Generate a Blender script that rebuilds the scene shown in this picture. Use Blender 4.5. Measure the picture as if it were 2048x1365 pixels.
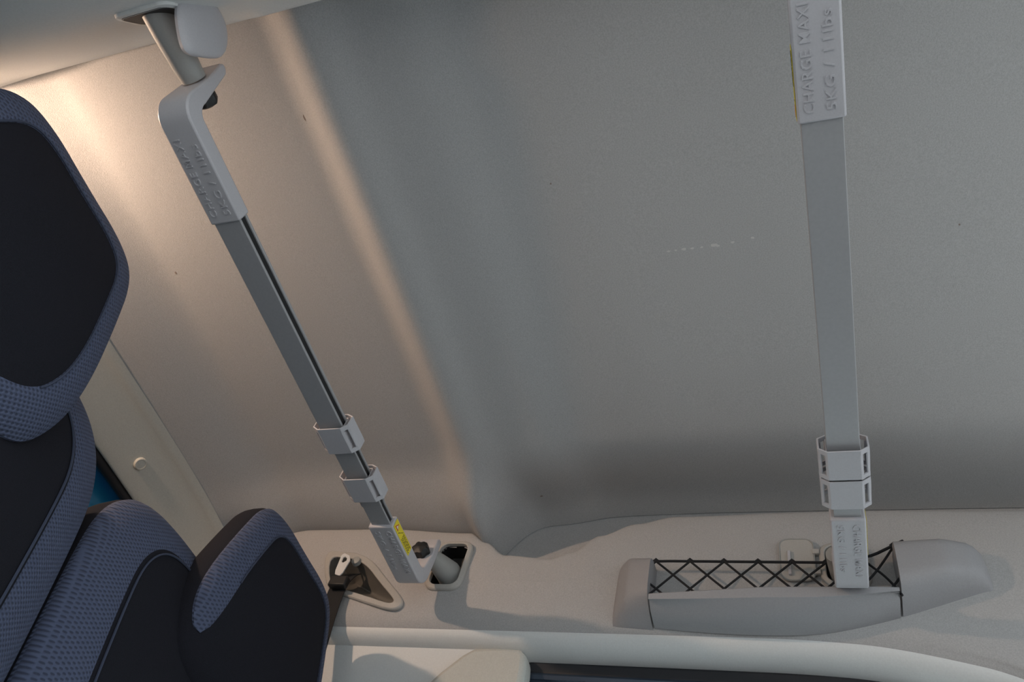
import bpy, bmesh, math, random
from mathutils import Vector, Matrix

random.seed(7)
S = bpy.context.scene
C = S.collection
for o in list(bpy.data.objects):
    bpy.data.objects.remove(o)

# ------------------------------------------------------------------ camera
# world: x across the van (left door to right wall), y to the tailgate, z up; metres
F = 1600.0
AX = Vector((810, 2493, F)).normalized()
AY = Vector((-4474, 450, F)); AY = (AY - AX * AX.dot(AY)).normalized()
AZ = AX.cross(AY)
RIGHT = Vector((AX[0], AY[0], AZ[0])); DOWN = Vector((AX[1], AY[1], AZ[1])); FWD = Vector((AX[2], AY[2], AZ[2]))
cam = bpy.data.cameras.new('camera')
cam.sensor_fit = 'HORIZONTAL'; cam.sensor_width = 36; cam.lens = F / 2048 * 36; cam.clip_start = 0.02
co = bpy.data.objects.new('camera', cam); C.objects.link(co)
m = Matrix.Identity(4)
for i in range(3):
    m[i][0] = RIGHT[i]; m[i][1] = -DOWN[i]; m[i][2] = -FWD[i]
co.matrix_world = m
S.camera = co

# ------------------------------------------------------------------ world, exposure
w = bpy.data.worlds.new('overcast'); S.world = w; w.use_nodes = True
bg = w.node_tree.nodes['Background']; bg.inputs[0].default_value = (.82, .92, 1.0, 1); bg.inputs[1].default_value = .9
sun = bpy.data.lights.new('sun', 'SUN'); sun.energy = 3.0; sun.angle = math.radians(6); sun.color = (1, .96, .9)
so_ = bpy.data.objects.new('sun', sun); C.objects.link(so_)
so_.rotation_euler = Vector((-.55, -.45, -1.75)).to_track_quat('-Z', 'Y').to_euler()      # high, from behind the van and to the right
S.view_settings.view_transform = 'Standard'; S.view_settings.look = 'None'
S.view_settings.gamma = 1; S.view_settings.use_curve_mapping = False
S.view_settings.exposure = 0.93
LAMP_POWER = 7.5


def P(u, v, ax, val):
    """the point where the line of sight through a photograph pixel meets a plane of the van"""
    d = RIGHT * (u - 1024) + DOWN * (v - 682.5) + FWD * F
    return d * (val / d['xyz'.index(ax)])


# ------------------------------------------------------------------ materials
def mat(name, col, rough=.6, metal=0, noise=0, nscale=200, bump=0, bscale=400, spec=.5, **k):
    M = bpy.data.materials.new(name); M.use_nodes = True
    nt = M.node_tree; b = nt.nodes['Principled BSDF']
    b.inputs['Base Color'].default_value = (*col, 1); b.inputs['Roughness'].default_value = rough
    b.inputs['Metallic'].default_value = metal; b.inputs['Specular IOR Level'].default_value = spec
    for a, v in k.items():
        b.inputs[a.replace('_', ' ')].default_value = v
    if noise or bump:
        tc = nt.nodes.new('ShaderNodeTexCoord')
    if noise:
        n = nt.nodes.new('ShaderNodeTexNoise'); n.inputs['Scale'].default_value = nscale; n.inputs['Detail'].default_value = 4
        nt.links.new(tc.outputs['Object'], n.inputs['Vector'])
        r = nt.nodes.new('ShaderNodeValToRGB')
        r.color_ramp.elements[0].position = .3; r.color_ramp.elements[1].position = .7
        r.color_ramp.elements[0].color = (*[c * (1 - noise) for c in col], 1)
        r.color_ramp.elements[1].color = (*[min(1, c * (1 + noise)) for c in col], 1)
        nt.links.new(n.outputs['Fac'], r.inputs['Fac']); nt.links.new(r.outputs['Color'], b.inputs['Base Color'])
    if bump:
        n2 = nt.nodes.new('ShaderNodeTexNoise'); n2.inputs['Scale'].default_value = bscale; n2.inputs['Detail'].default_value = 3
        nt.links.new(tc.outputs['Object'], n2.inputs['Vector'])
        bp = nt.nodes.new('ShaderNodeBump'); bp.inputs['Strength'].default_value = bump; bp.inputs['Distance'].default_value = .002
        nt.links.new(n2.outputs['Fac'], bp.inputs['Height']); nt.links.new(bp.outputs['Normal'], b.inputs['Normal'])
    return M


def mesh_fabric():
    M = mat('spacer_mesh_fabric', (.10, .12, .20), .9)
    nt = M.node_tree; b = nt.nodes['Principled BSDF']
    tc = nt.nodes.new('ShaderNodeTexCoord'); sp = nt.nodes.new('ShaderNodeSeparateXYZ')
    nt.links.new(tc.outputs['Object'], sp.inputs[0])

    def math_(op, a, bb):
        n = nt.nodes.new('ShaderNodeMath'); n.operation = op
        for i, q in enumerate((a, bb)):
            if q is None: continue
            if isinstance(q, (int, float)): n.inputs[i].default_value = q
            else: nt.links.new(q, n.inputs[i])
        return n.outputs[0]
    pu = math_('MULTIPLY', math_('ADD', sp.outputs[0], math_('MULTIPLY', sp.outputs[1], .7)), 2 * math.pi / .0100)
    pv = math_('MULTIPLY', sp.outputs[2], 2 * math.pi / .0080)
    a = math_('MULTIPLY', math_('SINE', pu, None), math_('SINE', pv, None))
    c2 = math_('MULTIPLY', math_('COSINE', pu, None), math_('COSINE', pv, None))
    h = math_('MULTIPLY', a, 1.0)                # staggered cells
    r = nt.nodes.new('ShaderNodeValToRGB')
    r.color_ramp.elements[0].position = .1; r.color_ramp.elements[1].position = .55
    r.color_ramp.elements[0].color = (.078, .095, .158, 1); r.color_ramp.elements[1].color = (.038, .046, .080, 1)
    nt.links.new(h, r.inputs['Fac']); nt.links.new(r.outputs['Color'], b.inputs['Base Color'])
    bp = nt.nodes.new('ShaderNodeBump'); bp.inputs['Strength'].default_value = .6; bp.inputs['Distance'].default_value = .002
    bp.invert = True
    nt.links.new(h, bp.inputs['Height']); nt.links.new(bp.outputs['Normal'], b.inputs['Normal'])
    return M


HEADLINER = mat('headliner_felt', (.475, .475, .475), .95, noise=.10, nscale=420, bump=.35, bscale=700, spec=.2)
RAILTRIM = mat('rail_felt', (.455, .445, .44), .95, noise=.10, nscale=420, bump=.35, bscale=700, spec=.2)
CREAM = mat('header_trim_plastic', (.56, .555, .51), .7, noise=.05, nscale=300, bump=.15, bscale=500)
PALE = mat('pillar_plastic', (.72, .73, .72), .65, noise=.03, nscale=300, bump=.1)
GREYP = mat('pocket_plastic', (.34, .335, .345), .6, noise=.04, nscale=350, bump=.12, bscale=600)
LILAC = mat('bracket_plastic', (.52, .51, .535), .42, noise=.03, nscale=400, bump=.05)
ARMP = mat('arm_plastic', (.36, .36, .345), .5, noise=.03, nscale=400)
ALU = mat('anodised_tube', (.40, .40, .41), .42, .15, noise=.03, nscale=200)
BRIGHT = mat('tube_edge', (.62, .61, .63), .35, .5)
BLACK = mat('black_plastic', (.012, .012, .013), .5)
RUBBER = mat('black_rubber', (.015, .016, .02), .6)
CAVITY = mat('dark_cavity', (.03, .028, .027), .8)
BOWLP = mat('bowl_plastic', (.16, .15, .135), .5)
BEZEL = mat('bezel_plastic', (.46, .44, .41), .55, noise=.04, nscale=300)
YELLOW = mat('yellow_label', (.85, .68, .04), .5)
INK = mat('label_ink', (.05, .04, .02), .6)
REDINK = mat('label_red', (.6, .05, .03), .6)
WHITEI = mat('label_white', (.8, .78, .7), .6)
CLOTH = mat('dark_woven_cloth', (.013, .013, .018), .95, noise=.25, nscale=900, bump=.3, bscale=1200, spec=.2)
MESHF = mesh_fabric()
SEAM = mat('seam_thread', (.045, .055, .09), .9)
WEB = mat('belt_webbing', (.014, .014, .015), .85, bump=.3, bscale=900)
STEEL = mat('bright_steel', (.86, .87, .87), .35, .35)
BLUE = mat('blue_car_paint', (.012, .17, .34), .3, .3, Coat_Weight=.6, Coat_Roughness=.08)
GLASS = mat('side_glass', (.66, .75, .78), .03, 0, Transmission_Weight=1.0, IOR=1.2)
FRAMEM = mat('window_frame_metal', (.035, .05, .075), .35, .4)
LINT = mat('brown_lint', (.27, .22, .19), .9)
SCUFFM = mat('pale_scuff', (.62, .61, .59), .9)
CORD = mat('black_elastic_cord', (.012, .012, .014), .8)
FLOORM = mat('grey_floor_lining', (.25, .25, .25), .95, noise=.2, nscale=500, bump=.4)
ASPH = mat('pale_concrete', (.36, .36, .355), .95, noise=.2, nscale=60, bump=.3, bscale=90)
LENS = mat('lit_lamp_lens', (.9, .75, .55), .4)
LENS.node_tree.nodes['Principled BSDF'].inputs['Emission Color'].default_value = (1, .55, .25, 1)
LENS.node_tree.nodes['Principled BSDF'].inputs['Emission Strength'].default_value = 6


# ------------------------------------------------------------------ helpers
def tag(o, label=None, cat=None, group=None, kind=None):
    if label: o['label'] = label
    if cat: o['category'] = cat
    if group: o['group'] = group
    if kind: o['kind'] = kind
    return o


def obj(name, verts, faces, material, parent=None, smooth=True, bevel=0, sub=0, fix=True):
    me = bpy.data.meshes.new(name)
    me.from_pydata([tuple(v) for v in verts], [], faces)
    if fix:
        bm = bmesh.new(); bm.from_mesh(me)
        bmesh.ops.remove_doubles(bm, verts=bm.verts, dist=1e-6)
        bmesh.ops.recalc_face_normals(bm, faces=bm.faces)
        bm.to_mesh(me); bm.free()
    me.materials.append(material)
    if smooth:
        for p in me.polygons: p.use_smooth = True
    o = bpy.data.objects.new(name, me); C.objects.link(o)
    if parent: o.parent = parent
    if bevel:
        b = o.modifiers.new('bevel', 'BEVEL'); b.width = bevel; b.segments = 2; b.limit_method = 'ANGLE'; b.angle_limit = math.radians(35)
    if sub:
        s = o.modifiers.new('sub', 'SUBSURF'); s.levels = sub; s.render_levels = sub
    if smooth and not sub:
        try:
            me.set_sharp_from_angle(angle=math.radians(40))
        except Exception:
            pass
    return o


def empty(name, loc=(0, 0, 0)):
    o = bpy.data.objects.new(name, None); o.empty_display_size = .05; C.objects.link(o); o.location = loc
    return o


class MB:
    def __init__(s): s.v = []; s.f = []

    def add(s, v, f):
        n = len(s.v); s.v += [Vector(a) for a in v]; s.f += [tuple(i + n for i in q) for q in f]; return s

    def box(s, a, b):
        x0, y0, z0 = a; x1, y1, z1 = b
        return s.add([(x0, y0, z0), (x1, y0, z0), (x1, y1, z0), (x0, y1, z0), (x0, y0, z1), (x1, y0, z1), (x1, y1, z1), (x0, y1, z1)],
                     [(0, 3, 2, 1), (4, 5, 6, 7), (0, 1, 5, 4), (1, 2, 6, 5), (2, 3, 7, 6), (3, 0, 4, 7)])

    def tube(s, pts, r, n=6, cap=True):
        pts = [Vector(p) for p in pts]; k = len(pts)
        rr = r if isinstance(r, (list, tuple)) else [r] * k
        up = None; base = len(s.v)
        for i, p in enumerate(pts):
            d = (pts[min(i + 1, k - 1)] - pts[max(i - 1, 0)]).normalized()
            if up is None:
                up = d.orthogonal().normalized()
            up = (up - d * d.dot(up)).normalized(); side = d.cross(up)
            for j in range(n):
                a = 2 * math.pi * j / n
                s.v.append(p + (up * math.cos(a) + side * math.sin(a)) * rr[i])
        for i in range(k - 1):
            for j in range(n):
                s.f.append((base + i * n + j, base + i * n + (j + 1) % n, base + (i + 1) * n + (j + 1) % n, base + (i + 1) * n + j))
        if cap:
            s.f.append(tuple(base + j for j in range(n))[::-1]); s.f.append(tuple(base + (k - 1) * n + j for j in range(n)))
        return s

    def prism(s, poly, off):
        """polygon (list of 3-D points) pushed by the vector off"""
        n = len(poly); off = Vector(off)
        return s.add([Vector(p) for p in poly] + [Vector(p) + off for p in poly],
                     [tuple(range(n))[::-1], tuple(range(n, 2 * n))] + [(i, (i + 1) % n, n + (i + 1) % n, n + i) for i in range(n)])

    def ring(s, outer, inner, off):
        """frame between two outlines with as many points, pushed by off"""
        n = len(outer); off = Vector(off); b = len(s.v)
        for L in (outer, inner, [Vector(p) + off for p in outer], [Vector(p) + off for p in inner]):
            s.v += [Vector(p) for p in L]
        for i in range(n):
            j = (i + 1) % n
            s.f += [(b + i, b + j, b + n + j, b + n + i), (b + 2 * n + i, b + 3 * n + i, b + 3 * n + j, b + 2 * n + j),
                    (b + i, b + 2 * n + i, b + 2 * n + j, b + j), (b + n + i, b + n + j, b + 3 * n + j, b + 3 * n + i)]
        return s

    def build(s, name, material, parent=None, **k): return obj(name, s.v, s.f, material, parent, **k)


def chaikin(pts, it=2, closed=True):
    for _ in range(it):
        q = []; n = len(pts)
        for i in range(n if closed else n - 1):
            a, b = Vector(pts[i]), Vector(pts[(i + 1) % n])
            q += [a * .75 + b * .25, a * .25 + b * .75]
        if not closed: q = [Vector(pts[0])] + q + [Vector(pts[-1])]
        pts = q
    return pts


def interp(t, tab):
    tab = sorted(tab)
    if t <= tab[0][0]: return tab[0][1]
    for (a, va), (b, vb) in zip(tab, tab[1:]):
        if t <= b:
            k = (t - a) / (b - a); k = k * k * (3 - 2 * k)
            return va + (vb - va) * k
    return tab[-1][1]


def lininterp(t, tab):
    if t <= tab[0][0]: return tab[0][1]
    for (a, va), (b, vb) in zip(tab, tab[1:]):
        if t <= b: return va + (vb - va) * (t - a) / (b - a)
    return tab[-1][1]


def smooth(a, b, t):
    k = max(0, min(1, (t - a) / (b - a))); return k * k * (3 - 2 * k)


def grid(nu, nv, fn):
    v = [fn(i / (nu - 1), j / (nv - 1)) for i in range(nu) for j in range(nv)]
    f = [(i * nv + j, i * nv + j + 1, (i + 1) * nv + j + 1, (i + 1) * nv + j) for i in range(nu - 1) for j in range(nv - 1)]
    return v, f


def text_mesh(body, size, extrude):
    cu = bpy.data.curves.new('lettering', 'FONT'); cu.body = body; cu.size = size; cu.extrude = extrude
    cu.align_x = 'LEFT'; cu.align_y = 'CENTER'; cu.space_character = 1.12; cu.resolution_u = 2; cu.offset = size * .004
    t = bpy.data.objects.new('lettering', cu); C.objects.link(t)
    dg = bpy.context.evaluated_depsgraph_get(); dg.update()
    me = bpy.data.meshes.new_from_object(t.evaluated_get(dg))
    bpy.data.objects.remove(t); bpy.data.curves.remove(cu)
    return me


# ------------------------------------------------------------------ the setting
YF, YR = -.95, 1.47          # headliner from windscreen to rear header


PROF = [(-1.0, 1.305), (-.4, 1.322), (.15, 1.324), (.40, 1.319), (.47, 1.314), (.56, 1.296), (.65, 1.284), (.730, 1.264), (.742, 1.267), (.797, 1.301), (.82, 1.307),
        (1.0, 1.312), (1.27, 1.299), (1.42, 1.238), (1.47, 1.212)]


def pchip(t, tab):
    """smooth curve through the stations without overshoot"""
    n = len(tab)
    if t <= tab[0][0]: return tab[0][1]
    if t >= tab[-1][0]: return tab[-1][1]
    d = [(tab[i + 1][1] - tab[i][1]) / (tab[i + 1][0] - tab[i][0]) for i in range(n - 1)]

    def tan(i):
        if i == 0: return d[0]
        if i == n - 1: return d[-1]
        return 0 if d[i - 1] * d[i] <= 0 else 2 * d[i - 1] * d[i] / (d[i - 1] + d[i])
    for i in range(n - 1):
        if t <= tab[i + 1][0]:
            h = tab[i + 1][0] - tab[i][0]; k = (t - tab[i][0]) / h
            return (tab[i][1] * (2 * k ** 3 - 3 * k * k + 1) + h * tan(i) * (k ** 3 - 2 * k * k + k)
                    + tab[i + 1][1] * (3 * k * k - 2 * k ** 3) + h * tan(i + 1) * (k ** 3 - k * k))


def profile_y(y): return pchip(y, PROF)


def catmull(pts, a):
    i = min(int(a), len(pts) - 2); k = a - i
    p0, p1, p2, p3 = (pts[max(0, min(len(pts) - 1, q))] for q in (i - 1, i, i + 1, i + 2))
    return [.5 * (2 * p1[c] + (p2[c] - p0[c]) * k + (2 * p0[c] - 5 * p1[c] + 4 * p2[c] - p3[c]) * k * k + (3 * p1[c] - p0[c] - 3 * p2[c] + p3[c]) * k ** 3) for c in (0, 1)]


def ceil_z(x, y):
    z = profile_y(y)
    z -= .012 * ((x - .735) / .6) ** 2
    k = 1 - smooth(.62, .85, y)
    z += .065 * k * smooth(1.14, 1.42, x) - .02 * (1 - k) * smooth(1.15, 1.38, x)
    z += .02 * k * smooth(.32, .12, x) if x < .32 else 0
    z -= .06 * smooth(1.12, 1.36, x) * math.exp(-((y - .765) / .055) ** 2)
    n_ = smooth(.70, .80, y)
    if n_ and x > 1.15:
        q = n_ * smooth(1.20, 1.385, x); z += (interp(y, LIP) + .004 - z) * q
    return z


LIP = [(-.95, 1.27), (-.395, 1.287), (-.076, 1.294), (.293, 1.286), (.38, 1.266), (.461, 1.232), (.52, 1.185), (.567, 1.166), (.68, 1.176),
       (.74, 1.215), (.786, 1.245), (1.043, 1.262), (1.25, 1.262), (1.40, 1.225), (1.60, 1.16)]
BOT = [(-.95, .80), (-.42, .86), (-.25, .925), (-.05, .962), (.1, .968), (1.6, .96)]


def fceil(s, t):
    x = .10 + s * (1.455 - .10); y = YF + t * (YR - YF)
    return (x, y, ceil_z(x, y))


v, f = grid(100, 260, fceil)
ceiling = tag(obj('ceiling', v, f, HEADLINER), 'grey felt headliner with a raised rib across the roof', 'ceiling', kind='structure')
# pale scuffs along a line and a few specks on the headliner
for k, (u, vv, r) in enumerate([(1338, 497, 4), (1352, 495, 3), (1368, 493, 5), (1385, 491, 4), (1404, 489, 3), (1428, 485, 7), (1436, 486, 4),
                                (1466, 479, 4), (1505, 470, 4)]):
    p = P(u, vv, 'z', 1.335); q = Vector((p.x, p.y, ceil_z(p.x, p.y)))
    mb = MB(); n = 8; rr = r / 1300
    ring = [q + Vector((math.cos(a * 2 * math.pi / n) * rr * random.uniform(.5, .9), math.sin(a * 2 * math.pi / n) * rr * random.uniform(.8, 1.4), -.0004)) for a in range(n)]
    mb.prism(ring, (0, 0, .004)); mb.build('scuff_mark', SCUFFM, ceiling)


for u, vv, a, b in [(610, 235, 9, 3), (1078, 1010, 4, 6), (352, 546, 5, 3), (1925, 462, 3, 2), (1098, 376, 3, 2), (455, 1005, 3, 3)]:
    p = P(u, vv, 'z', 1.30); q = Vector((p.x, p.y, ceil_z(p.x, p.y)))
    MB().prism([q + Vector((math.cos(k) * a / 1400, math.sin(k) * b / 1400, -.0005)) for k in (0, 1, 2, 3, 4, 5)], (0, 0, .004)).build('lint_speck', LINT, ceiling)


def rail_pts(y):
    L = interp(y, LIP); B = pchip(y, BOT)
    zc = ceil_z(1.455, y)
    return [(1.458, max(zc, L) + .02), (1.457, L + .03), (1.448, L + .010), (1.395, L + .004), (1.374, L - .003), (1.364, L - .018),
            (1.360, L - .07), (1.358, 1.08), (1.360, 1.03), (1.364, B + .035), (1.372, B + .016), (1.384, B + .003), (1.400, B),
            (1.44, B + .004)]


def frail(s, t):
    y = YF + t * (1.66 - YF); pts = rail_pts(y); c = catmull(pts, s * (len(pts) - 1))
    return (c[0], y, c[1])


def rrect(cx, cy, w_, h_, r, n=5):
    pts = []
    for sx, sy, a0 in ((1, 1, 0), (-1, 1, 90), (-1, -1, 180), (1, -1, 270)):
        for k in range(n + 1):
            a = math.radians(a0 + 90 * k / n); pts.append((cx + sx * (w_ / 2 - r) + r * math.cos(a), cy + sy * (h_ / 2 - r) + r * math.sin(a)))
    return pts


def inside(y, z, poly):
    c = False; n = len(poly)
    for i in range(n):
        (a, b), (d, e) = poly[i], poly[(i + 1) % n]
        if (b > z) != (e > z) and y < (d - a) * (z - b) / (e - b) + a: c = not c
    return c


MOUNTS = [(.803, 1.128, .092, .140), (-.05, 1.130, .092, .112)]      # y, z, width, height of the mount recesses in the rail
BEZ_OUT = [(648, 1100), (690, 1104), (716, 1106), (746, 1121), (772, 1156), (803, 1193), (806, 1208), (792, 1219), (770, 1218), (735, 1207), (690, 1192), (650, 1180)]
BEZ_IN = [(658, 1112), (690, 1115), (711, 1118), (735, 1132), (757, 1162), (785, 1195), (787, 1202), (781, 1206), (768, 1204), (737, 1193), (690, 1179), (658, 1169)]
HOLES = [rrect(a, b, c - .024, d - .024, .02) for a, b, c, d in MOUNTS] + [[(p.y, p.z) for p in (P(a, b, 'x', 1.356) for a, b in BEZ_IN)]]
v, f = grid(150, 520, frail)


def keep(q):
    return not (v[q[0]][0] < 1.37 and any(inside(v[i][1], v[i][2], h) for h in HOLES for i in q))


f = [q for q in f if keep(q)]
wall_right = tag(obj('wall_right', v, f, RAILTRIM), 'beige felt side rail of the roof, above the side window', 'side rail', kind='structure')
SOFF = [(1.378, .012), (1.379, .002), (1.386, -.008), (1.400, -.016), (1.425, -.021), (1.455, -.022), (1.478, -.018)]


def fsoff(s, t):
    y = -.95 + t * 2.61; B = pchip(y, BOT); c = catmull(SOFF, s * (len(SOFF) - 1)); return (c[0], y, B + c[1])


v, f = grid(20, 160, fsoff)
tag(obj('rail_underside_lit', v, f, PALE), 'underside of the side rail above the window, daylight put in as a pale colour', 'trim', kind='structure')  # pale material stands in for daylight falling on the rail's underside
# wall below the rail behind the side window
v, f = grid(14, 20, lambda s, t: (lininterp(s, [(0, 1.405), (.06, 1.425), (.15, 1.44), (.4, 1.46), (1, 1.48)]), .60 + t * 1.10, .962 - s * 1.06))
tag(obj('wall_right_quarter', v, f, PALE), 'pale plastic quarter panel lit by daylight under the side rail', 'wall panel', kind='structure')
mb = MB(); mb.box((1.465, -.95, -.12), (1.50, .60, .42))
tag(mb.build('wall_right_lower', PALE, bevel=.01), 'pale door lining below the side window', 'wall panel', kind='structure')


# left side: rail over the open door, quarter panel behind it
def lrail(y):
    L = interp(y, LIP); L = max(L, 1.235) if y < 1.3 else L
    dz = .0 if y < 1.2 else -.05 * smooth(1.2, 1.6, y)
    return [(.085, L + .09), (.10, L + .03), (.125, L + .006), (.139, L - .008), (.136, L - .03), (.118, 1.19 + dz), (.094, 1.11 + dz), (.077, 1.06 + dz),
            (.055, 1.02 + dz), (.028, .99 + dz), (-.01, .968 + dz), (-.06, .955 + dz), (-.10, .955 + dz)]


def fl(s, t):
    y = YF + t * (1.66 - YF); pts = lrail(y); c = catmull(pts, s * (len(pts) - 1))
    return (c[0], y, c[1])


v, f = grid(40, 120, fl)
tag(obj('wall_left', v, f, PALE), 'pale side rail of the roof above the open door', 'side rail', kind='structure')
mb = MB(); mb.box((-.12, .86, -.12), (-.06, 1.70, .97))
tag(mb.build('wall_left_quarter', PALE, bevel=.01), 'pale quarter panel behind the open side door', 'wall panel', kind='structure')

# out of view: front door and windscreen panels, put in to limit daylight
mb = MB(); mb.box((-.12, -.95, -.12), (-.08, -.42, .46)); mb.box((-.12, -.52, .46), (-.07, -.42, .97)); mb.box((-.12, -.95, .46), (-.08, -.90, .97))
tag(mb.build('door_2', PALE, bevel=.008), 'pale lining of the closed front door, unseen, added to limit daylight', 'door', kind='structure')
mb = MB(); mb.box((-.12, -1.0, -.16), (1.50, -.95, .28)); mb.box((-.12, -1.0, 1.24), (1.50, -.95, 1.42))
tag(mb.build('front_light_block', PALE, bevel=.008), 'unseen pale panels added below and above the windscreen opening to cut front light', 'light block', kind='structure')
# outer roof skin closes the shell above the headliner
mb = MB(); v, f = grid(16, 12, lambda s, t: (-.12 + s * 1.64, -1.0 + t * 2.72, 1.46 - .05 * abs(2 * s - 1) ** 3 - .02 * abs(2 * t - 1) ** 3)); mb.add(v, f)
v2 = [(a[0], a[1], a[2] + .012) for a in v]; mb.add(v2, f)
tag(mb.build('roof_panel', BLUE), 'blue outer roof skin above the headliner', 'roof', kind='structure')
mb = MB(); mb.box((-.12, -1.0, .955), (-.10, 1.70, 1.40)); tag(mb.build('wall_left_outer', BLUE), 'blue body side above the open door', 'body panel', kind='structure')
mb = MB(); mb.box((1.475, -1.0, .95), (1.515, 1.70, 1.40)); tag(mb.build('wall_right_outer', BLUE), 'blue body side above the side window', 'body panel', kind='structure')

# rear header trim
hd = [(1.455, 1.217), (1.465, 1.203), (1.478, 1.197), (1.495, 1.178), (1.525, 1.130), (1.540, 1.108), (1.548, 1.103), (1.556, 1.108), (1.575, 1.14)]
hd = [tuple(p) for p in chaikin([Vector((a, b, 0)) for a, b in hd], 1, False)]


def fh(s, t):
    x = .06 + t * 1.36; a = s * (len(hd) - 1); i = min(int(a), len(hd) - 2); k = a - i
    e = -.035 * abs((x - .735) / .66) ** 4
    return (x, hd[i][0] * (1 - k) + hd[i + 1][0] * k, hd[i][1] * (1 - k) + hd[i + 1][1] * k + e)


v, f = grid(34, 60, fh)
header = tag(obj('trim_1', v, f, CREAM), 'cream plastic header trim above the tailgate opening', 'trim', kind='structure')
# press stud on the header trim
bp_ = Vector((1.01, 1.512, 1.146)); nrm = Vector((0, -.84, -.54)).normalized(); t1 = Vector((1, 0, 0)); t2 = nrm.cross(t1)
mb = MB(); prof = [(.0155, -.004), (.0155, .003), (.0135, .0055), (.011, .0055), (.010, .004), (.0001, .0045)]
n = 20
for i, (r, h) in enumerate(prof):
    for j in range(n):
        a = 2 * math.pi * j / n; mb.v.append(bp_ + (t1 * math.cos(a) + t2 * math.sin(a)) * r + nrm * h)
for i in range(len(prof) - 1):
    for j in range(n): mb.f.append((i * n + j, i * n + (j + 1) % n, (i + 1) * n + (j + 1) % n, (i + 1) * n + j))
stud = mb.build('trim_button', CREAM, header)
# weatherstrip and tailgate
mb = MB(); mb.tube([(.10 + 1.28 * i / 20, 1.572, 1.112 - .035 * abs((.10 + 1.28 * i / 20 - .735) / .66) ** 4) for i in range(21)], .016, 10)
mb.build('weatherstrip', RUBBER, header)
v, f = grid(30, 30, lambda s, t: (.0 + t * 1.47, 1.60 + .03 * math.sin(s * 3) + (.012 if .10 < s < .13 else 0), 1.20 - s * .75))
tail = tag(obj('door_1', v, f, BLUE), 'blue painted tailgate seen past the seat back', 'tailgate', kind='structure')
mb = MB(); mb.box((-.06, 1.60, -.12), (1.48, 1.66, .46)); mb.build('lower_panel', BLUE, tail)

mb = MB(); mb.box((-.12, -.95, -.16), (1.50, 1.66, -.12))
tag(mb.build('floor', FLOORM), 'grey van floor lining', 'floor', kind='structure')
mb = MB(); mb.box((-9, -9, -.62), (9, 9, -.55))
tag(mb.build('ground', ASPH), 'pale concrete the van is parked on', 'ground', kind='structure')

# ------------------------------------------------------------------ side window and pillar cover at the bottom of the view
win = tag(empty('window_1', (1.47, -.2, .42)), 'dark framed side window under the roof rail', 'window', kind='structure')


def W_(o): o.matrix_parent_inverse = win.matrix_world.inverted(); return o


bpy.context.view_layer.update()
o = MB().box((1.440, -.95, .915), (1.470, .595, .949)).build('seal', RUBBER, win, bevel=.008); o.matrix_parent_inverse = Matrix.Translation(win.location).inverted()
o = MB().tube([(1.450, -.95 + i * .154, .915) for i in range(11)], .011, 8).build('window_frame', FRAMEM, win); o.matrix_parent_inverse = Matrix.Translation(win.location).inverted()
o = MB().box((1.462, -.95, .42), (1.468, .595, .93)).build('pane', GLASS, win); o.matrix_parent_inverse = Matrix.Translation(win.location).inverted()
o = MB().box((1.445, .545, .42), (1.475, .60, .93)).build('window_post', FRAMEM, win, bevel=.006); o.matrix_parent_inverse = Matrix.Translation(win.location).inverted()

out = [(.565, .60), (.575, .80), (.578, .90), (.583, .935), (.60, .945), (.66, .946), (.70, .943), (.725, .925), (.765, .880), (.80, .83), (.82, .75), (.83, .60)]
mb = MB(); mb.prism([(1.392, a, b) for a, b in out], (.055, 0, 0))
tag(mb.build('trim_2', CREAM, bevel=.012), 'pale grey pillar cover with slanted top corner beside the side window', 'trim', kind='structure')


# ------------------------------------------------------------------ seats
def pillow_pts(outline, T, nphi, n=3.2, c=None):
    m_ = len(outline)
    c = c or (sum(p[0] for p in outline) / m_, sum(p[1] for p in outline) / m_)

    def pt(i, ph, off=0):
        p = outline[i % m_]; sn = math.sin(ph); cs = math.cos(ph)
        s = abs(sn) ** (2 / n); d = math.copysign(abs(cs) ** (2 / n), cs)
        return Vector((c[0] + (p[0] - c[0]) * s, -d * (T + off), c[1] + (p[1] - c[1]) * s)) + \
            Vector(((p[0] - c[0]), 0, (p[1] - c[1]))).normalized() * off * s
    return pt, m_


def pillow(name, outline, T, material, parent, nphi=28, n=3.2):
    pt, m_ = pillow_pts(outline, T, nphi, n)
    vs = []; fs = []
    for k in range(nphi + 1):
        ph = .02 + (math.pi - .04) * k / nphi
        vs += [pt(i, ph) for i in range(m_)]
    for k in range(nphi):
        for i in range(m_):
            fs.append((k * m_ + i, k * m_ + (i + 1) % m_, (k + 1) * m_ + (i + 1) % m_, (k + 1) * m_ + i))
    fs.append(tuple(range(m_))[::-1]); fs.append(tuple(nphi * m_ + i for i in range(m_)))
    return obj(name, vs, fs, material, parent)


def phi_of(s, n=3.2): return math.asin(min(1, s) ** (n / 2))


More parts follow.
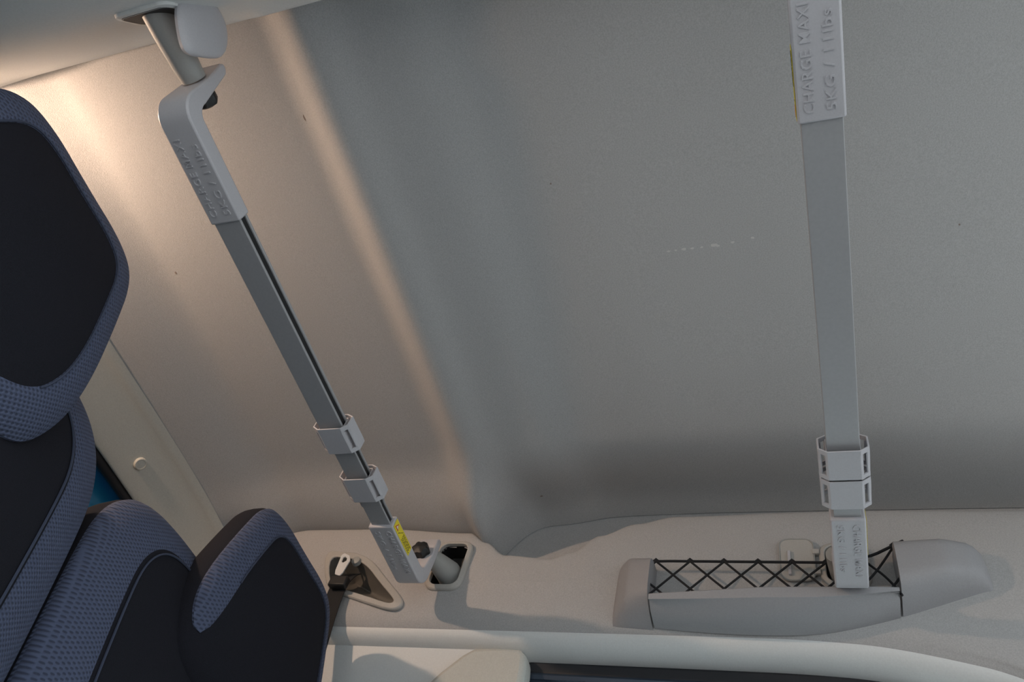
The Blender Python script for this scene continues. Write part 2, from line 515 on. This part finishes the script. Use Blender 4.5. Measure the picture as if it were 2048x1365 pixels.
def band(name, outline, T, material, parent, i0, i1, s_in, s_out, n=3.2, off=.003, taper=6):
    """a strip of the cushion surface between two insets, a little proud; s may pass 1 to wrap on the side"""
    pt, m_ = pillow_pts(outline, T, 0, n); vs = []; fs = []; nk = 10; cnt = i1 - i0 + 1
    b = phi_of(s_out) if s_out <= 1 else math.pi / 2 + (s_out - 1) * 3
    for q in range(cnt):
        i = i0 + q; e = min(q, cnt - 1 - q)
        wd = 1 if e >= taper else math.sqrt(max(0, 1 - (1 - e / taper) ** 2)) if taper else 1
        si = s_in(q / (cnt - 1)) if callable(s_in) else s_in
        a = phi_of(si); mid = (a + b) / 2; aa = mid + (a - mid) * max(wd, .02); bb = mid + (b - mid) * max(wd, .02)
        for k in range(nk + 1):
            edge = min(k, nk - k)
            vs.append(pt(i, aa + (bb - aa) * k / nk, off * min(1, edge / 1.0) - .0005))
    for q in range(cnt - 1):
        for k in range(nk):
            fs.append((q * (nk + 1) + k, q * (nk + 1) + k + 1, (q + 1) * (nk + 1) + k + 1, (q + 1) * (nk + 1) + k))
    return obj(name, vs, fs, material, parent)


def outline_from(pts, it=3): return [(p[0], p[1]) for p in chaikin([Vector((a, b, 0)) for a, b in pts], it)]


def head_outline():
    half = [(.0, .385), (.10, .388), (.16, .365), (.192, .27), (.222, .16), (.226, .075), (.20, .0), (.11, -.02)]
    return outline_from(half + [(-a, b) for a, b in half[::-1] if a > 0], 3)


def seat(name, label, xh, xb, hw, low):
    root = tag(empty(name, (xb, .78, .30)), label, 'seat', 'rear bench seats')
    # headrest
    ho = head_outline(); lean = Matrix.Rotation(math.radians(-9), 4, 'X')
    h = pillow('headrest', ho, .062, CLOTH, root, n=3.0)
    h.scale = (1.02, 1.02, 1.02); h.location = (xh - xb, .975 - .78, .572 - .30); h.rotation_euler.x = math.radians(-9)
    N = len(ho)
    # find start index at lower left / lower right going over the top
    idx = sorted(range(N), key=lambda i: math.atan2(ho[i][1] - .19, ho[i][0]))
    ang = [math.atan2(ho[i][1] - .19, ho[i][0]) for i in range(N)]
    # outline runs clockwise from the top: roll so that it starts at the bottom and passes left, top, right
    start = min(range(N), key=lambda i: ho[i][1] + abs(ho[i][0]) * .01)
    ro = ho[start:] + ho[:start]
    if ro[N // 4][0] > 0: ro = ro[::-1]
    a = min(range(N // 2), key=lambda i: abs(ro[i][1] - low) + (0 if ro[i][0] < 0 else 9)); b = N - 1 - a
    bd = band('mesh_border', ro, .062, MESHF, h, a, b, .74, .985, n=3.0, taper=12)
    pt, _ = pillow_pts(ro, .062, 0, 3.0)
    MB().tube([pt(i, phi_of(.735, 3.0), .002) for i in range(a + 12, b - 11)], .0016, 5).build('seam', SEAM, h)
    for sx in (-.07, .07):
        p = MB().tube([(xh - xb + sx, .25, .12), (xh - xb + sx, .27, .36)], .007, 10).build('headrest_post', STEEL, root)
    # backrest
    half = [(0, .60), (.55 * hw, .60), (.82 * hw, .575), (.97 * hw, .50), (1.0 * hw, .38), (1.0 * hw, .05), (.97 * hw, -.08), (.6 * hw, -.12)]
    bo = outline_from(half + [(-a_, b_) for a_, b_ in half[::-1] if a_ > 0], 3)
    bk = pillow('backrest', bo, .085, CLOTH, root, n=3.4)
    bk.location = (0, .135, -.085); bk.rotation_euler.x = math.radians(-19)
    N = len(bo); start = min(range(N), key=lambda i: bo[i][1] + abs(bo[i][0]) * .01); ro = bo[start:] + bo[:start]
    if ro[N // 4][0] > 0: ro = ro[::-1]
    band('mesh_border', ro, .085, MESHF, bk, 8, N - 9, lambda q: .74, .99, n=3.4)
    pt, _ = pillow_pts(ro, .085, 0, 3.4)
    MB().tube([pt(i, phi_of(.735, 3.4), .002) for i in range(10, N - 10)], .0018, 5).build('seam', SEAM, bk)
    # cushion
    co_ = outline_from([(-hw, 0), (-hw, .40), (-hw * .9, .47), (hw * .9, .47), (hw, .40), (hw, 0)], 3)
    cu = pillow('seat_cushion', co_, .075, CLOTH, root); cu.rotation_euler.x = math.radians(-84); cu.location = (0, .0, -.12)
    MB().box((-hw * .8, -.38, -.42), (hw * .8, -.04, -.2)).build('seat_base', BLACK, root, bevel=.01)
    return root


seat('rear_seat', 'dark cloth rear seat with large headrest, nearest the open door, cut by the left edge', .275, .312, .365, -1)
seat('rear_seat', 'dark cloth rear seat with honeycomb mesh borders, beside the seat belt recess', 1.112, 1.045, .365, .03)


# ------------------------------------------------------------------ roof bars
def end_piece_mesh():
    """L-shaped hollow end, local: inner mouth at x=0, bar along +x, leg turns up at x=L; bottom at z=0"""
    L = .198; R = .036; Hh = .030; wd = .056; leg = .142; mb = MB()
    path = [(0, 0)]                    # outer (lower) line in x,z and the inner line
    outer = [(0, 0), (L - R, 0)]; inner = [(0, Hh), (L - R, Hh)]
    ri = R - .026
    for k in range(1, 9):
        a = math.pi / 2 * k / 8
        outer.append((L - R + R * math.sin(a), R - R * math.cos(a)))
        inner.append((L - R + (R - .024) * math.sin(a) * .7, R - (R - Hh) * math.cos(a) * 1.0 + (0)))
    inner = [(0, Hh), (L - R - .010, Hh)] + [(L - R - .010 + .020 * math.sin(math.pi / 2 * k / 8), Hh + .020 - .020 * math.cos(math.pi / 2 * k / 8)) for k in range(1, 9)]
    th = L - inner[-1][0]
    outer += [(L + .003, leg * .6), (L + .011, leg * .95), (L + .008, leg)]; inner += [(L - .017, leg * .60), (L - .008, leg * .95), (L - .001, leg)]
    n = len(outer)
    prof = [(-.5, 0), (.5, 0)]
    for (ox, oz), (ix, iz) in zip(outer, inner):
        w_ = wd
        if oz > leg * .8: w_ = wd * .8
        mb.v += [Vector((ox, -w_ / 2, oz)), Vector((ox, w_ / 2, oz)), Vector((ix, w_ / 2, iz)), Vector((ix, -w_ / 2, iz))]
    for i in range(n - 1):
        for j in range(4):
            mb.f.append((i * 4 + j, i * 4 + (j + 1) % 4, (i + 1) * 4 + (j + 1) % 4, (i + 1) * 4 + j))
    mb.f.append((0, 1, 2, 3)); mb.f.append(((n - 1) * 4 + 3, (n - 1) * 4 + 2, (n - 1) * 4 + 1, (n - 1) * 4))
    return mb


TXT1 = text_mesh('CHARGE MAXI', .0178, .0011); TXT2 = text_mesh('5KG / 11lbs', .0165, .0011)
for tm in (TXT1, TXT2): tm.materials.clear(); tm.materials.append(LILAC)
EP = None


def end_piece(parent, loc, rotz):
    global EP
    if EP is None:
        o = end_piece_mesh().build('end_bracket', LILAC, parent, bevel=.003); EP = o
    else:
        o = EP.copy(); C.objects.link(o); o.parent = parent
    o.location = loc; o.rotation_euler = (0, 0, rotz)
    # lettering on the underside, reading towards the leg, tops towards -y
    for tm, yy in ((TXT1, -.0125), (TXT2, .0125)):
        t = bpy.data.objects.new('lettering', tm); C.objects.link(t); t.parent = o
        t.rotation_euler = (math.pi, 0, 0); t.location = (.012, yy, -.0002)
        width = max(q.co.x for q in tm.vertices); t.scale.x = (.130 if tm is TXT1 else .118) / width
    # warning label on the -y side
    y = -.0284
    st = MB().box((.004, y - .0005, .004), (.092, y, .026)).build('warning_label', YELLOW, o, smooth=False)
    tri = MB(); tri.prism([(.008, y - .0006, .009), (.024, y - .0006, .009), (.016, y - .0006, .022)], (0, -.0003, 0)); tri.build('warning_triangle', REDINK, st, smooth=False)
    tri = MB(); tri.prism([(.0112, y - .001, .011), (.0208, y - .001, .011), (.016, y - .001, .0185)], (0, -.0002, 0)); tri.build('triangle_field', WHITEI, st, smooth=False)
    ln = MB()
    for r_ in range(4):
        x = .046
        while x < .086:
            l = random.uniform(.003, .008); zz = .0075 + r_ * .0042
            ln.box((x, y - .0009, zz), (min(x + l, .088), y - .0005, zz + .0016)); x += l + .002
    ln.box((.028, y - .0009, .008), (.0295, y - .0005, .011)); ln.add([(.028, y - .0008, .008), (.043, y - .0008, .022), (.043, y - .0008, .0235), (.028, y - .0008, .0095)], [(0, 1, 2, 3)])
    ln.build('label_print', INK, st, smooth=False)
    return o


def knob_mesh():
    mb = MB(); n = 36; prof = [(.0, .0), (.016, .0), (.019, .004), (.0195, .016), (.016, .023), (.008, .026), (.0, .0265)]
    for r, h in prof:
        for j in range(n):
            a = 2 * math.pi * j / n; lob = 1 + .10 * math.cos(6 * a) * (1 if r > .012 else 0)
            mb.v.append(Vector((h, max(r, .0003) * lob * math.cos(a), max(r, .0003) * lob * math.sin(a))))
    for i in range(len(prof) - 1):
        for j in range(n): mb.f.append((i * n + j, i * n + (j + 1) % n, (i + 1) * n + (j + 1) % n, (i + 1) * n + j))
    return mb


def collar_mesh(wd, h, L):
    """strap-like sleeve: plates below and above, chamfered flanks with a slot each, rims at both ends; local x from 0 to L, tube centre at y=0, bottom z=0"""
    mb = MB(); a = wd / 2; e = .0135; t = .003
    oct_ = [(-a, -.006), (a, -.006), (a + e, .004), (a + e, h - .002), (a, h + .006), (-a, h + .006), (-a - e, h - .002), (-a - e, .004)]
    inn = [(-a + .001, -.0035), (a - .001, -.0035), (a + e - t, .005), (a + e - t, h - .003), (a - .001, h + .0035), (-a + .001, h + .0035), (-a - e + t, h - .003), (-a - e + t, .005)]
    for x0, x1 in ((0, .009), (L - .009, L)):
        mb.ring([(x0, p, q) for p, q in oct_], [(x0, p, q) for p, q in inn], (x1 - x0, 0, 0))
    for i in (0, 4):                                  # plates
        p, q = oct_[i], oct_[(i + 1) % 8]; r, s = inn[(i + 1) % 8], inn[i]
        mb.prism([(.009, *p), (.009, *q), (.009, *r), (.009, *s)], (L - .018, 0, 0))
    for i in (1, 3, 5, 7):                            # chamfers: a bar near the plate and one near the side, a slot between
        p, q = Vector((0, *oct_[i])), Vector((0, *oct_[i + 1 if i < 7 else 0])); r, s = Vector((0, *inn[i])), Vector((0, *inn[i + 1 if i < 7 else 0]))
        for k0, k1 in ((0, .26), (.74, 1.0)):
            mb.prism([Vector((.009, 0, 0)) + z for z in (p.lerp(q, k0), p.lerp(q, k1), r.lerp(s, k1), r.lerp(s, k0))], (L - .018, 0, 0))
    b_ = a + .0015
    mb.ring([(.004, p, q) for p, q in ((-b_, -.002), (b_, -.002), (b_, h), (-b_, h))], [(.004, p, q) for p, q in ((-a, -.0005), (a, -.0005), (a, h - .002), (-a, h - .002))], (L - .008, 0, 0))
    for i in (2, 6):
        p, q = oct_[i], oct_[i + 1]; r, s = inn[i + 1], inn[i]
        mb.prism([(.009, *p), (.009, *q), (.009, *r), (.009, *s)], (L - .018, 0, 0))
    return mb


def tube_part(parent, name, x0, x1, wd, z0, h, material):
    """C-profile tube with a slot along each flank"""
    mb = MB(); a = wd / 2; g = .004; sl = h * .27
    pr = [(-a, 0), (a, 0), (a, h / 2 - sl), (a - g, h / 2 - sl), (a - g, h / 2 + sl), (a, h / 2 + sl), (a, h), (-a, h), (-a, h / 2 + sl), (-a + g, h / 2 + sl),
          (-a + g, h / 2 - sl), (-a, h / 2 - sl)]
    mb.prism([(x0, p, z0 + q) for p, q in pr], (x1 - x0, 0, 0))
    o = mb.build(name, material, parent, smooth=False, bevel=.0012)
    for s in (-1, 1):
        y0 = s * (a - g + .0001); MB().box((x0 + .001, min(y0, y0 + s * .0012), z0 + h / 2 - sl * .95), (x1 - .001, max(y0, y0 + s * .0012), z0 + h / 2 + sl * .95)).build('slot_insert', BLACK, o, smooth=False)
    return o


def roof_bar(label, y, yaw, c1, c2, tube_end):
    root = tag(empty('roof_bar', (.735, y, .999)), label, 'roof bar', 'telescopic roof bars')
    root.rotation_euler.z = yaw
    k = .735
    r = end_piece(root, (1.083 - k, 0, 0), 0); l = end_piece(root, (.388 - k, 0, 0), math.pi)
    for e in (r, l):
        kb = knob_mesh().build('knob', BLACK, e); kb.location = (.184, 0, .088); kb.rotation_euler.z = math.pi
        MB().tube([(.170, 0, .088), (.197, 0, .088)], .006, 12).build('bolt', STEEL, e)
    tube_part(root, 'tube', .380 - k, tube_end - k, .049, .0035, .0235, ALU)
    tube_part(root, 'middle_tube', tube_end - k - .01, 1.03 - k, .0455, .0055, .020, ALU)
    tube_part(root, 'inner_tube', 1.0 - k, 1.10 - k, .043, .0065, .018, ALU)
    for c in (c1, c2):
        o = collar_mesh(.049, .030, .062).build('collar', LILAC, root, smooth=False, bevel=.0012); o.location = (c - k, 0, .001)
    return root


barA = roof_bar('grey telescopic roof bar with spaced collars, spanning above the rear seats', .828, 0, .815, .945, .835)
barB = roof_bar('grey telescopic roof bar with collars pushed together, ending over the net pocket', -.054, 0, .925, .991, .945)


# ------------------------------------------------------------------ bar mounts
def wall_mount(label, y, z, w_, h_, flap):
    root = tag(empty('bar_mount', (1.355, y, z)), label, 'mount')
    o_, i_ = rrect(0, 0, w_, h_, .026), rrect(0, 0, w_ - .022, h_ - .022, .019)
    MB().ring([(-.004, a, b) for a, b in o_], [(-.010, a, b) for a, b in i_], (.014, 0, 0)).build('frame', BEZEL, root, bevel=.003)
    cav = MB(); n = len(i_)
    for sc, d in ((1.02, .002), (1.0, .045), (.8, .055), (.01, .055)): cav.v += [Vector((d, a * sc, b * sc)) for a, b in i_]
    for q in range(3):
        for j in range(n): cav.f.append((q * n + j, q * n + (j + 1) % n, (q + 1) * n + (j + 1) % n, (q + 1) * n + j))
    cav.build('cavity', BLACK, root)
    MB().tube([(.040, -.006, -.020), (.0, .0, -.018), (-.035, .010, -.022), (-.066, .018, -.026)], [.032, .029, .023, .017], 20).build('arm', ARMP, root)
    if flap:
        fo = rrect(.088, .012, .066, .105, .018)
        fl_ = MB(); fl_.prism([(-.006, a, b) for a, b in fo], (.006, 0, 0)); fo_ = fl_.build('flap', BEZEL, root, bevel=.002)
        MB().box((-.012, .100, -.030), (-.006, .106, .030)).build('clip', LILAC, fo_, bevel=.001)
        MB().tube([(-.006, a, b) for a, b in fo] + [(-.006, *fo[0])], .0014, 5).build('rim', ARMP, fo_)
        for zz in (-.02, .03):
            MB().box((-.009, .045, zz - .006), (-.002, .058, zz + .006)).build('hinge', BEZEL, root, bevel=.001)
    return root


wall_mount('roof bar mount in a rounded black recess on the side rail, beside the belt recess', *MOUNTS[0], False)
wall_mount('roof bar mount with open flap cover behind the net pocket', *MOUNTS[1], True)


def left_mount(label, y):
    root = tag(empty('bar_mount', (.08, y, 1.06)), label, 'mount')
    MB().tube([(-.02, .0, .012), (.03, .0, .016), (.080, .0, .022), (.104, 0, .025)], [.022, .022, .021, .019], 20).build('arm', ARMP, root)
    so = rrect(0, 0, .085, .05, .012); MB().prism([(.001 + b * .42, a, .008 + b) for a, b in so], (.004, 0, -.002)).build('cavity', BLACK, root)
    s2 = rrect(0, 0, .100, .064, .016); MB().ring([(.004 + b * .42, a, .008 + b) for a, b in s2], [(.006 + b * .42, a, .008 + b) for a, b in so], (-.008, 0, .002)).build('frame', PALE, root)
    # hinged cover hanging in front of the arm
    pts = [(360, 12), (362, 45), (371, 92), (384, 108), (410, 113), (443, 117), (457, 104), (461, 72), (454, 38), (436, 8), (425, -14), (370, -14)]
    pl = [P(u, v_, 'y', .772) for u, v_ in pts]
    loc = Vector((.08, y, 1.06)); dy = y - .828
    pl = chaikin([p + Vector((0, dy, 0)) - loc for p in pl], 2)
    fm = MB(); n = len(pl); cen = sum(pl, Vector()) / n
    for sc, d in ((.0, -.004), (.5, -.003), (.82, -.001), (.95, .002), (1.0, .006), (.97, .012), (.0, .012)):
        fm.v += [cen + (p - cen) * max(sc, .001) + Vector((0, d, 0)) for p in pl]
    for i in range(6):
        for j in range(n): fm.f.append((i * n + j, i * n + (j + 1) % n, (i + 1) * n + (j + 1) % n, (i + 1) * n + j))
    fm.build('flap', LILAC, root)
    return root


left_mount('roof bar mount with hanging flap on the rail above the open door', .828)
left_mount('roof bar mount above the open door holding the front bar, outside the frame', -.054)

# ------------------------------------------------------------------ net pocket on the right rail
pk = tag(empty('net_pocket', (1.36, .06, .96)), 'grey plastic storage pocket with black elastic net on the side rail', 'pocket')
PL = Vector(pk.location)


def at_pk(mb, name, material, parent=pk, **k):
    base = PL if parent is pk else PL
    mb.v = [v_ - PL for v_ in mb.v]
    return mb.build(name, material, parent, **k)


# outline of the lower edge along y: (y, z bottom, z panel top, x front)
PKB = sorted((p.y, p.z) for p in chaikin([P(a, b, 'x', 1.345) for a, b in ((1212, 1239), (1290, 1243), (1400, 1252), (1500, 1257), (1600, 1258), (1700, 1250), (1810, 1226), (1880, 1205), (1950, 1185), (1975, 1178))], 2, False))


def pk_bottom(y): return lininterp(y, PKB)


def pk_front(y): return lininterp(y, [(-.30, 1.335), (-.22, 1.305), (-.12, 1.285), (.1, 1.275), (.32, 1.285), (.40, 1.305)])


def shell(y0, y1, ztop, n=16, lip=.010, xb=1.37, closed=True, back=.006):
    """part of the pocket between two stations: front face bulging from wall, rolled to the wall below"""
    mb = MB(); rows = []
    for i in range(n + 1):
        y = y0 + (y1 - y0) * i / n; zb = pk_bottom(y); xf = pk_front(y); zt = ztop(y)
        sec = [(xb, zb + .002), (1.345, zb), ((xf + 1.345) / 2, zb + .004), (xf + .012, zb + .014), (xf + .003, zb + (zt - zb) * .45), (xf, zt - .003), (xf + .002, zt), (xf + .008, zt), (xf + .010, zt - .006),
               (xf + .020, zb + .022), (xb, zb + .014)]
        rows.append([Vector((a, y, b)) for a, b in sec])
    m_ = len(rows[0])
    for r in rows: mb.v += r
    for i in range(n):
        for j in range(m_): mb.f.append((i * m_ + j, i * m_ + (j + 1) % m_, (i + 1) * m_ + (j + 1) % m_, (i + 1) * m_ + j))
    mb.f.append(tuple(range(m_))[::-1]); mb.f.append(tuple(n * m_ + j for j in range(m_)))
    return mb


at_pk(shell(-.1335, .3155, lambda y: lininterp(y, [(-.137, 1.028), (.318, 1.004)])), 'front_panel', GREYP)


def end_cap(name, y0, y1, ztops, bulge):
    """closed rounded end: section from rail bottom round to the top"""
    mb = MB(); n = 14; rows = []
    for i in range(n + 1):
        t = i / n; y = y0 + (y1 - y0) * t; zb = pk_bottom(y); zt = lininterp(t, ztops); xf = lininterp(t, bulge)
        row = []
        for k in range(17):
            a = k / 16; zz = zb + (zt - zb) * a
            e = 1 - abs((.45 - a) / .45) ** 4 if a < .45 else 1 - abs((a - .45) / .55) ** 7
            row.append(Vector((1.372 - (1.372 - xf) * max(0, e) ** .8, y, zz)))
        rows.append(row)
    m_ = 17
    for r in rows: mb.v += r
    for i in range(n):
        for j in range(m_ - 1): mb.f.append((i * m_ + j, i * m_ + j + 1, (i + 1) * m_ + j + 1, (i + 1) * m_ + j))
    b = len(mb.v)
    mb.f.append(tuple(range(m_))[::-1]); mb.f.append(tuple(n * m_ + j for j in range(m_)))
    return at_pk(mb, name, GREYP)


end_cap('rear_end_cap', .402, .320, [(0, 1.135), (.3, 1.140), (1, 1.118)], [(0, 1.358), (.12, 1.338), (.4, 1.31), (1, 1.287)])
end_cap('front_end_cap', -.138, -.300, [(0, 1.158), (.6, 1.168), (.85, 1.168), (.95, 1.155), (1, 1.12)], [(0, 1.286), (.5, 1.292), (.8, 1.312), (.93, 1.335), (1, 1.365)])

# the net: cords crossing as diamonds, a thick top cord
net = MB(); R_ = .0024


def netp(u, v_, x=1.322): return P(u, v_, 'x', x)


def top_v(u): return lininterp(u, [(1285, 1124), (1340, 1123), (1660, 1126), (1700, 1118), (1745, 1112), (1815, 1078)])


BOTV = 1192


def net_pt(u, t):
    """t=0 at the top cord, 1 at the tray edge"""
    return netp(u, top_v(u) + (BOTV - top_v(u)) * t, 1.326 - .02 * t)


top = [net_pt(1286 + i * (1806 - 1286) / 40, 0) for i in range(41)]
net.tube(top, .0030, 6)
cell = 68
for k in range(-2, 9):
    u0 = 1312 + k * cell
    for s in (1, -1):
        pts = []
        for i in range(13):
            t = i / 12; u = u0 + s * cell * 1.0 * t * 1.25
            wob = 3.0 * math.sin(t * 2 * math.pi * 2.5) * 0
            if 1286 <= u <= 1816: pts.append(net_pt(u, t * 1.0))
        if len(pts) > 2: net.tube(pts, R_, 5)
    # loop where the net is tied to the top cord
    if 1286 < u0 < 1816:
        p = net_pt(u0, 0); net.tube([p + Vector((0, -.007, -.002)), p + Vector((-.002, 0, .004)), p + Vector((0, .007, -.002))], .003, 5)
at_pk(net, 'net', CORD)

# ------------------------------------------------------------------ seat belt recess, belt and tongue
oo = chaikin([P(a, b, 'x', 1.352) for a, b in BEZ_OUT], 2); ii = chaikin([P(a, b, 'x', 1.347) for a, b in BEZ_IN], 2)
i2 = [p + Vector((.006, 0, 0)) for p in ii]
cen = sum(oo, Vector()) / len(oo)
rt = tag(empty('belt_bezel', cen), 'rounded triangular seat belt recess on the side rail beside the headrest', 'bezel')
MB().ring([p - cen for p in oo], [p - cen for p in ii], (.010, 0, 0)).build('frame', BEZEL, rt, bevel=.003)
bowl = MB(); n = len(ii); cc = P(700, 1150, 'x', 1.40)
for sc in (1.0, .85, .6, .3, .001):
    bowl.v += [cc.lerp(p, sc) - cen + Vector((.004 + .030 * math.sqrt(max(0, 1 - sc * sc)) * (1 - .2 * sc), 0, 0)) for p in ii]
for i in range(4):
    for j in range(n): bowl.f.append((i * n + j, i * n + (j + 1) % n, (i + 1) * n + (j + 1) % n, (i + 1) * n + j))
bowl.build('bowl', BOWLP, rt)
hk = P(713, 1124, 'x', 1.348) - cen
MB().tube([hk + Vector((.004, 0, 0)), hk + Vector((-.006, 0, 0)), hk + Vector((-.008, 0, 0))], [.012, .011, .006], 14).build('screw_cap', ARMP, rt)

bt = tag(empty('seat_belt', P(685, 1180, 'x', 1.34)), 'black seat belt hanging from the recess beside the headrest', 'seat belt')
bl = Vector(bt.location)
pts = [P(706, 1148, 'x', 1.375), P(694, 1152, 'x', 1.345), P(676, 1172, 'x', 1.338), P(655, 1230, 'x', 1.342), P(625, 1330, 'x', 1.345), P(600, 1420, 'x', 1.345)]
pts = chaikin(pts, 2, False); mb = MB()
for p in pts:
    for dy, dx in ((-.022, 0), (.022, 0), (.022, .002), (-.022, .002)):
        mb.v.append(p - bl + Vector((dx, dy, 0)))
for i in range(len(pts) - 1):
    for j in range(4): mb.f.append((i * 4 + j, i * 4 + (j + 1) % 4, (i + 1) * 4 + (j + 1) % 4, (i + 1) * 4 + j))
mb.build('webbing', WEB, bt)
# tongue with its slot
tq = [(668, 1148), (681, 1153), (700, 1121), (699, 1112), (689, 1107), (683, 1111)]
th_ = [(683, 1124), (686, 1126), (693, 1122), (694, 1117), (691, 1114), (686, 1116)]
TX = 1.325
oo = [P(a, b, 'x', TX) - bl for a, b in tq]
# outline and slot resampled round their centres so that both have as many points
def resample(pts, n, c):
    res = []
    for k in range(n):
        a = 2 * math.pi * k / n; d = Vector((0, math.cos(a), math.sin(a))); best = 0
        for i in range(len(pts)):
            p, q = pts[i] - c, pts[(i + 1) % len(pts)] - c; e = q - p
            det = d.y * (-e.z) - d.z * (-e.y)
            if abs(det) < 1e-12: continue
            r = (p.y * (-e.z) - p.z * (-e.y)) / det; s = (d.y * p.z - d.z * p.y) / det
            if r > 0 and -1e-6 <= s <= 1 + 1e-6: best = max(best, r)
        res.append(c + d * best)
    return res


hh = [P(a, b, 'x', TX) - bl for a, b in th_]; hc = sum(hh, Vector()) / len(hh)
MB().ring(resample(oo, 40, hc), resample(hh, 40, hc), (.003, 0, 0)).build('tongue', STEEL, bt, smooth=False)
hp = P(677, 1165, 'x', TX) - bl
MB().box(hp - Vector((.008, .024, .014)), hp + Vector((.010, .022, .014))).build('tongue_grip', BLACK, bt, bevel=.004)

# ------------------------------------------------------------------ courtesy lamp in the rear corner, behind the seat
lp = tag(empty('courtesy_lamp', (.112, 1.49, 1.115)), 'small lit courtesy lamp in the rear corner of the roof', 'lamp')
MB().box((-.030, -.05, -.012), (-.004, .05, .022)).build('housing', CREAM, lp, bevel=.004)
MB().box((-.006, -.042, -.008), (.004, .042, .016)).build('lens', LENS, lp, bevel=.003)
la = bpy.data.lights.new('courtesy_lamp_bulb', 'AREA'); la.shape = 'RECTANGLE'; la.size = .08; la.size_y = .024; la.energy = LAMP_POWER; la.color = (1, .70, .50)
lo = bpy.data.objects.new('courtesy_lamp_bulb', la); C.objects.link(lo); lo.parent = lp; lo.location = (.007, 0, .004)
lo.rotation_euler = Vector((1, -.55, .05)).to_track_quat('-Z', 'Y').to_euler()
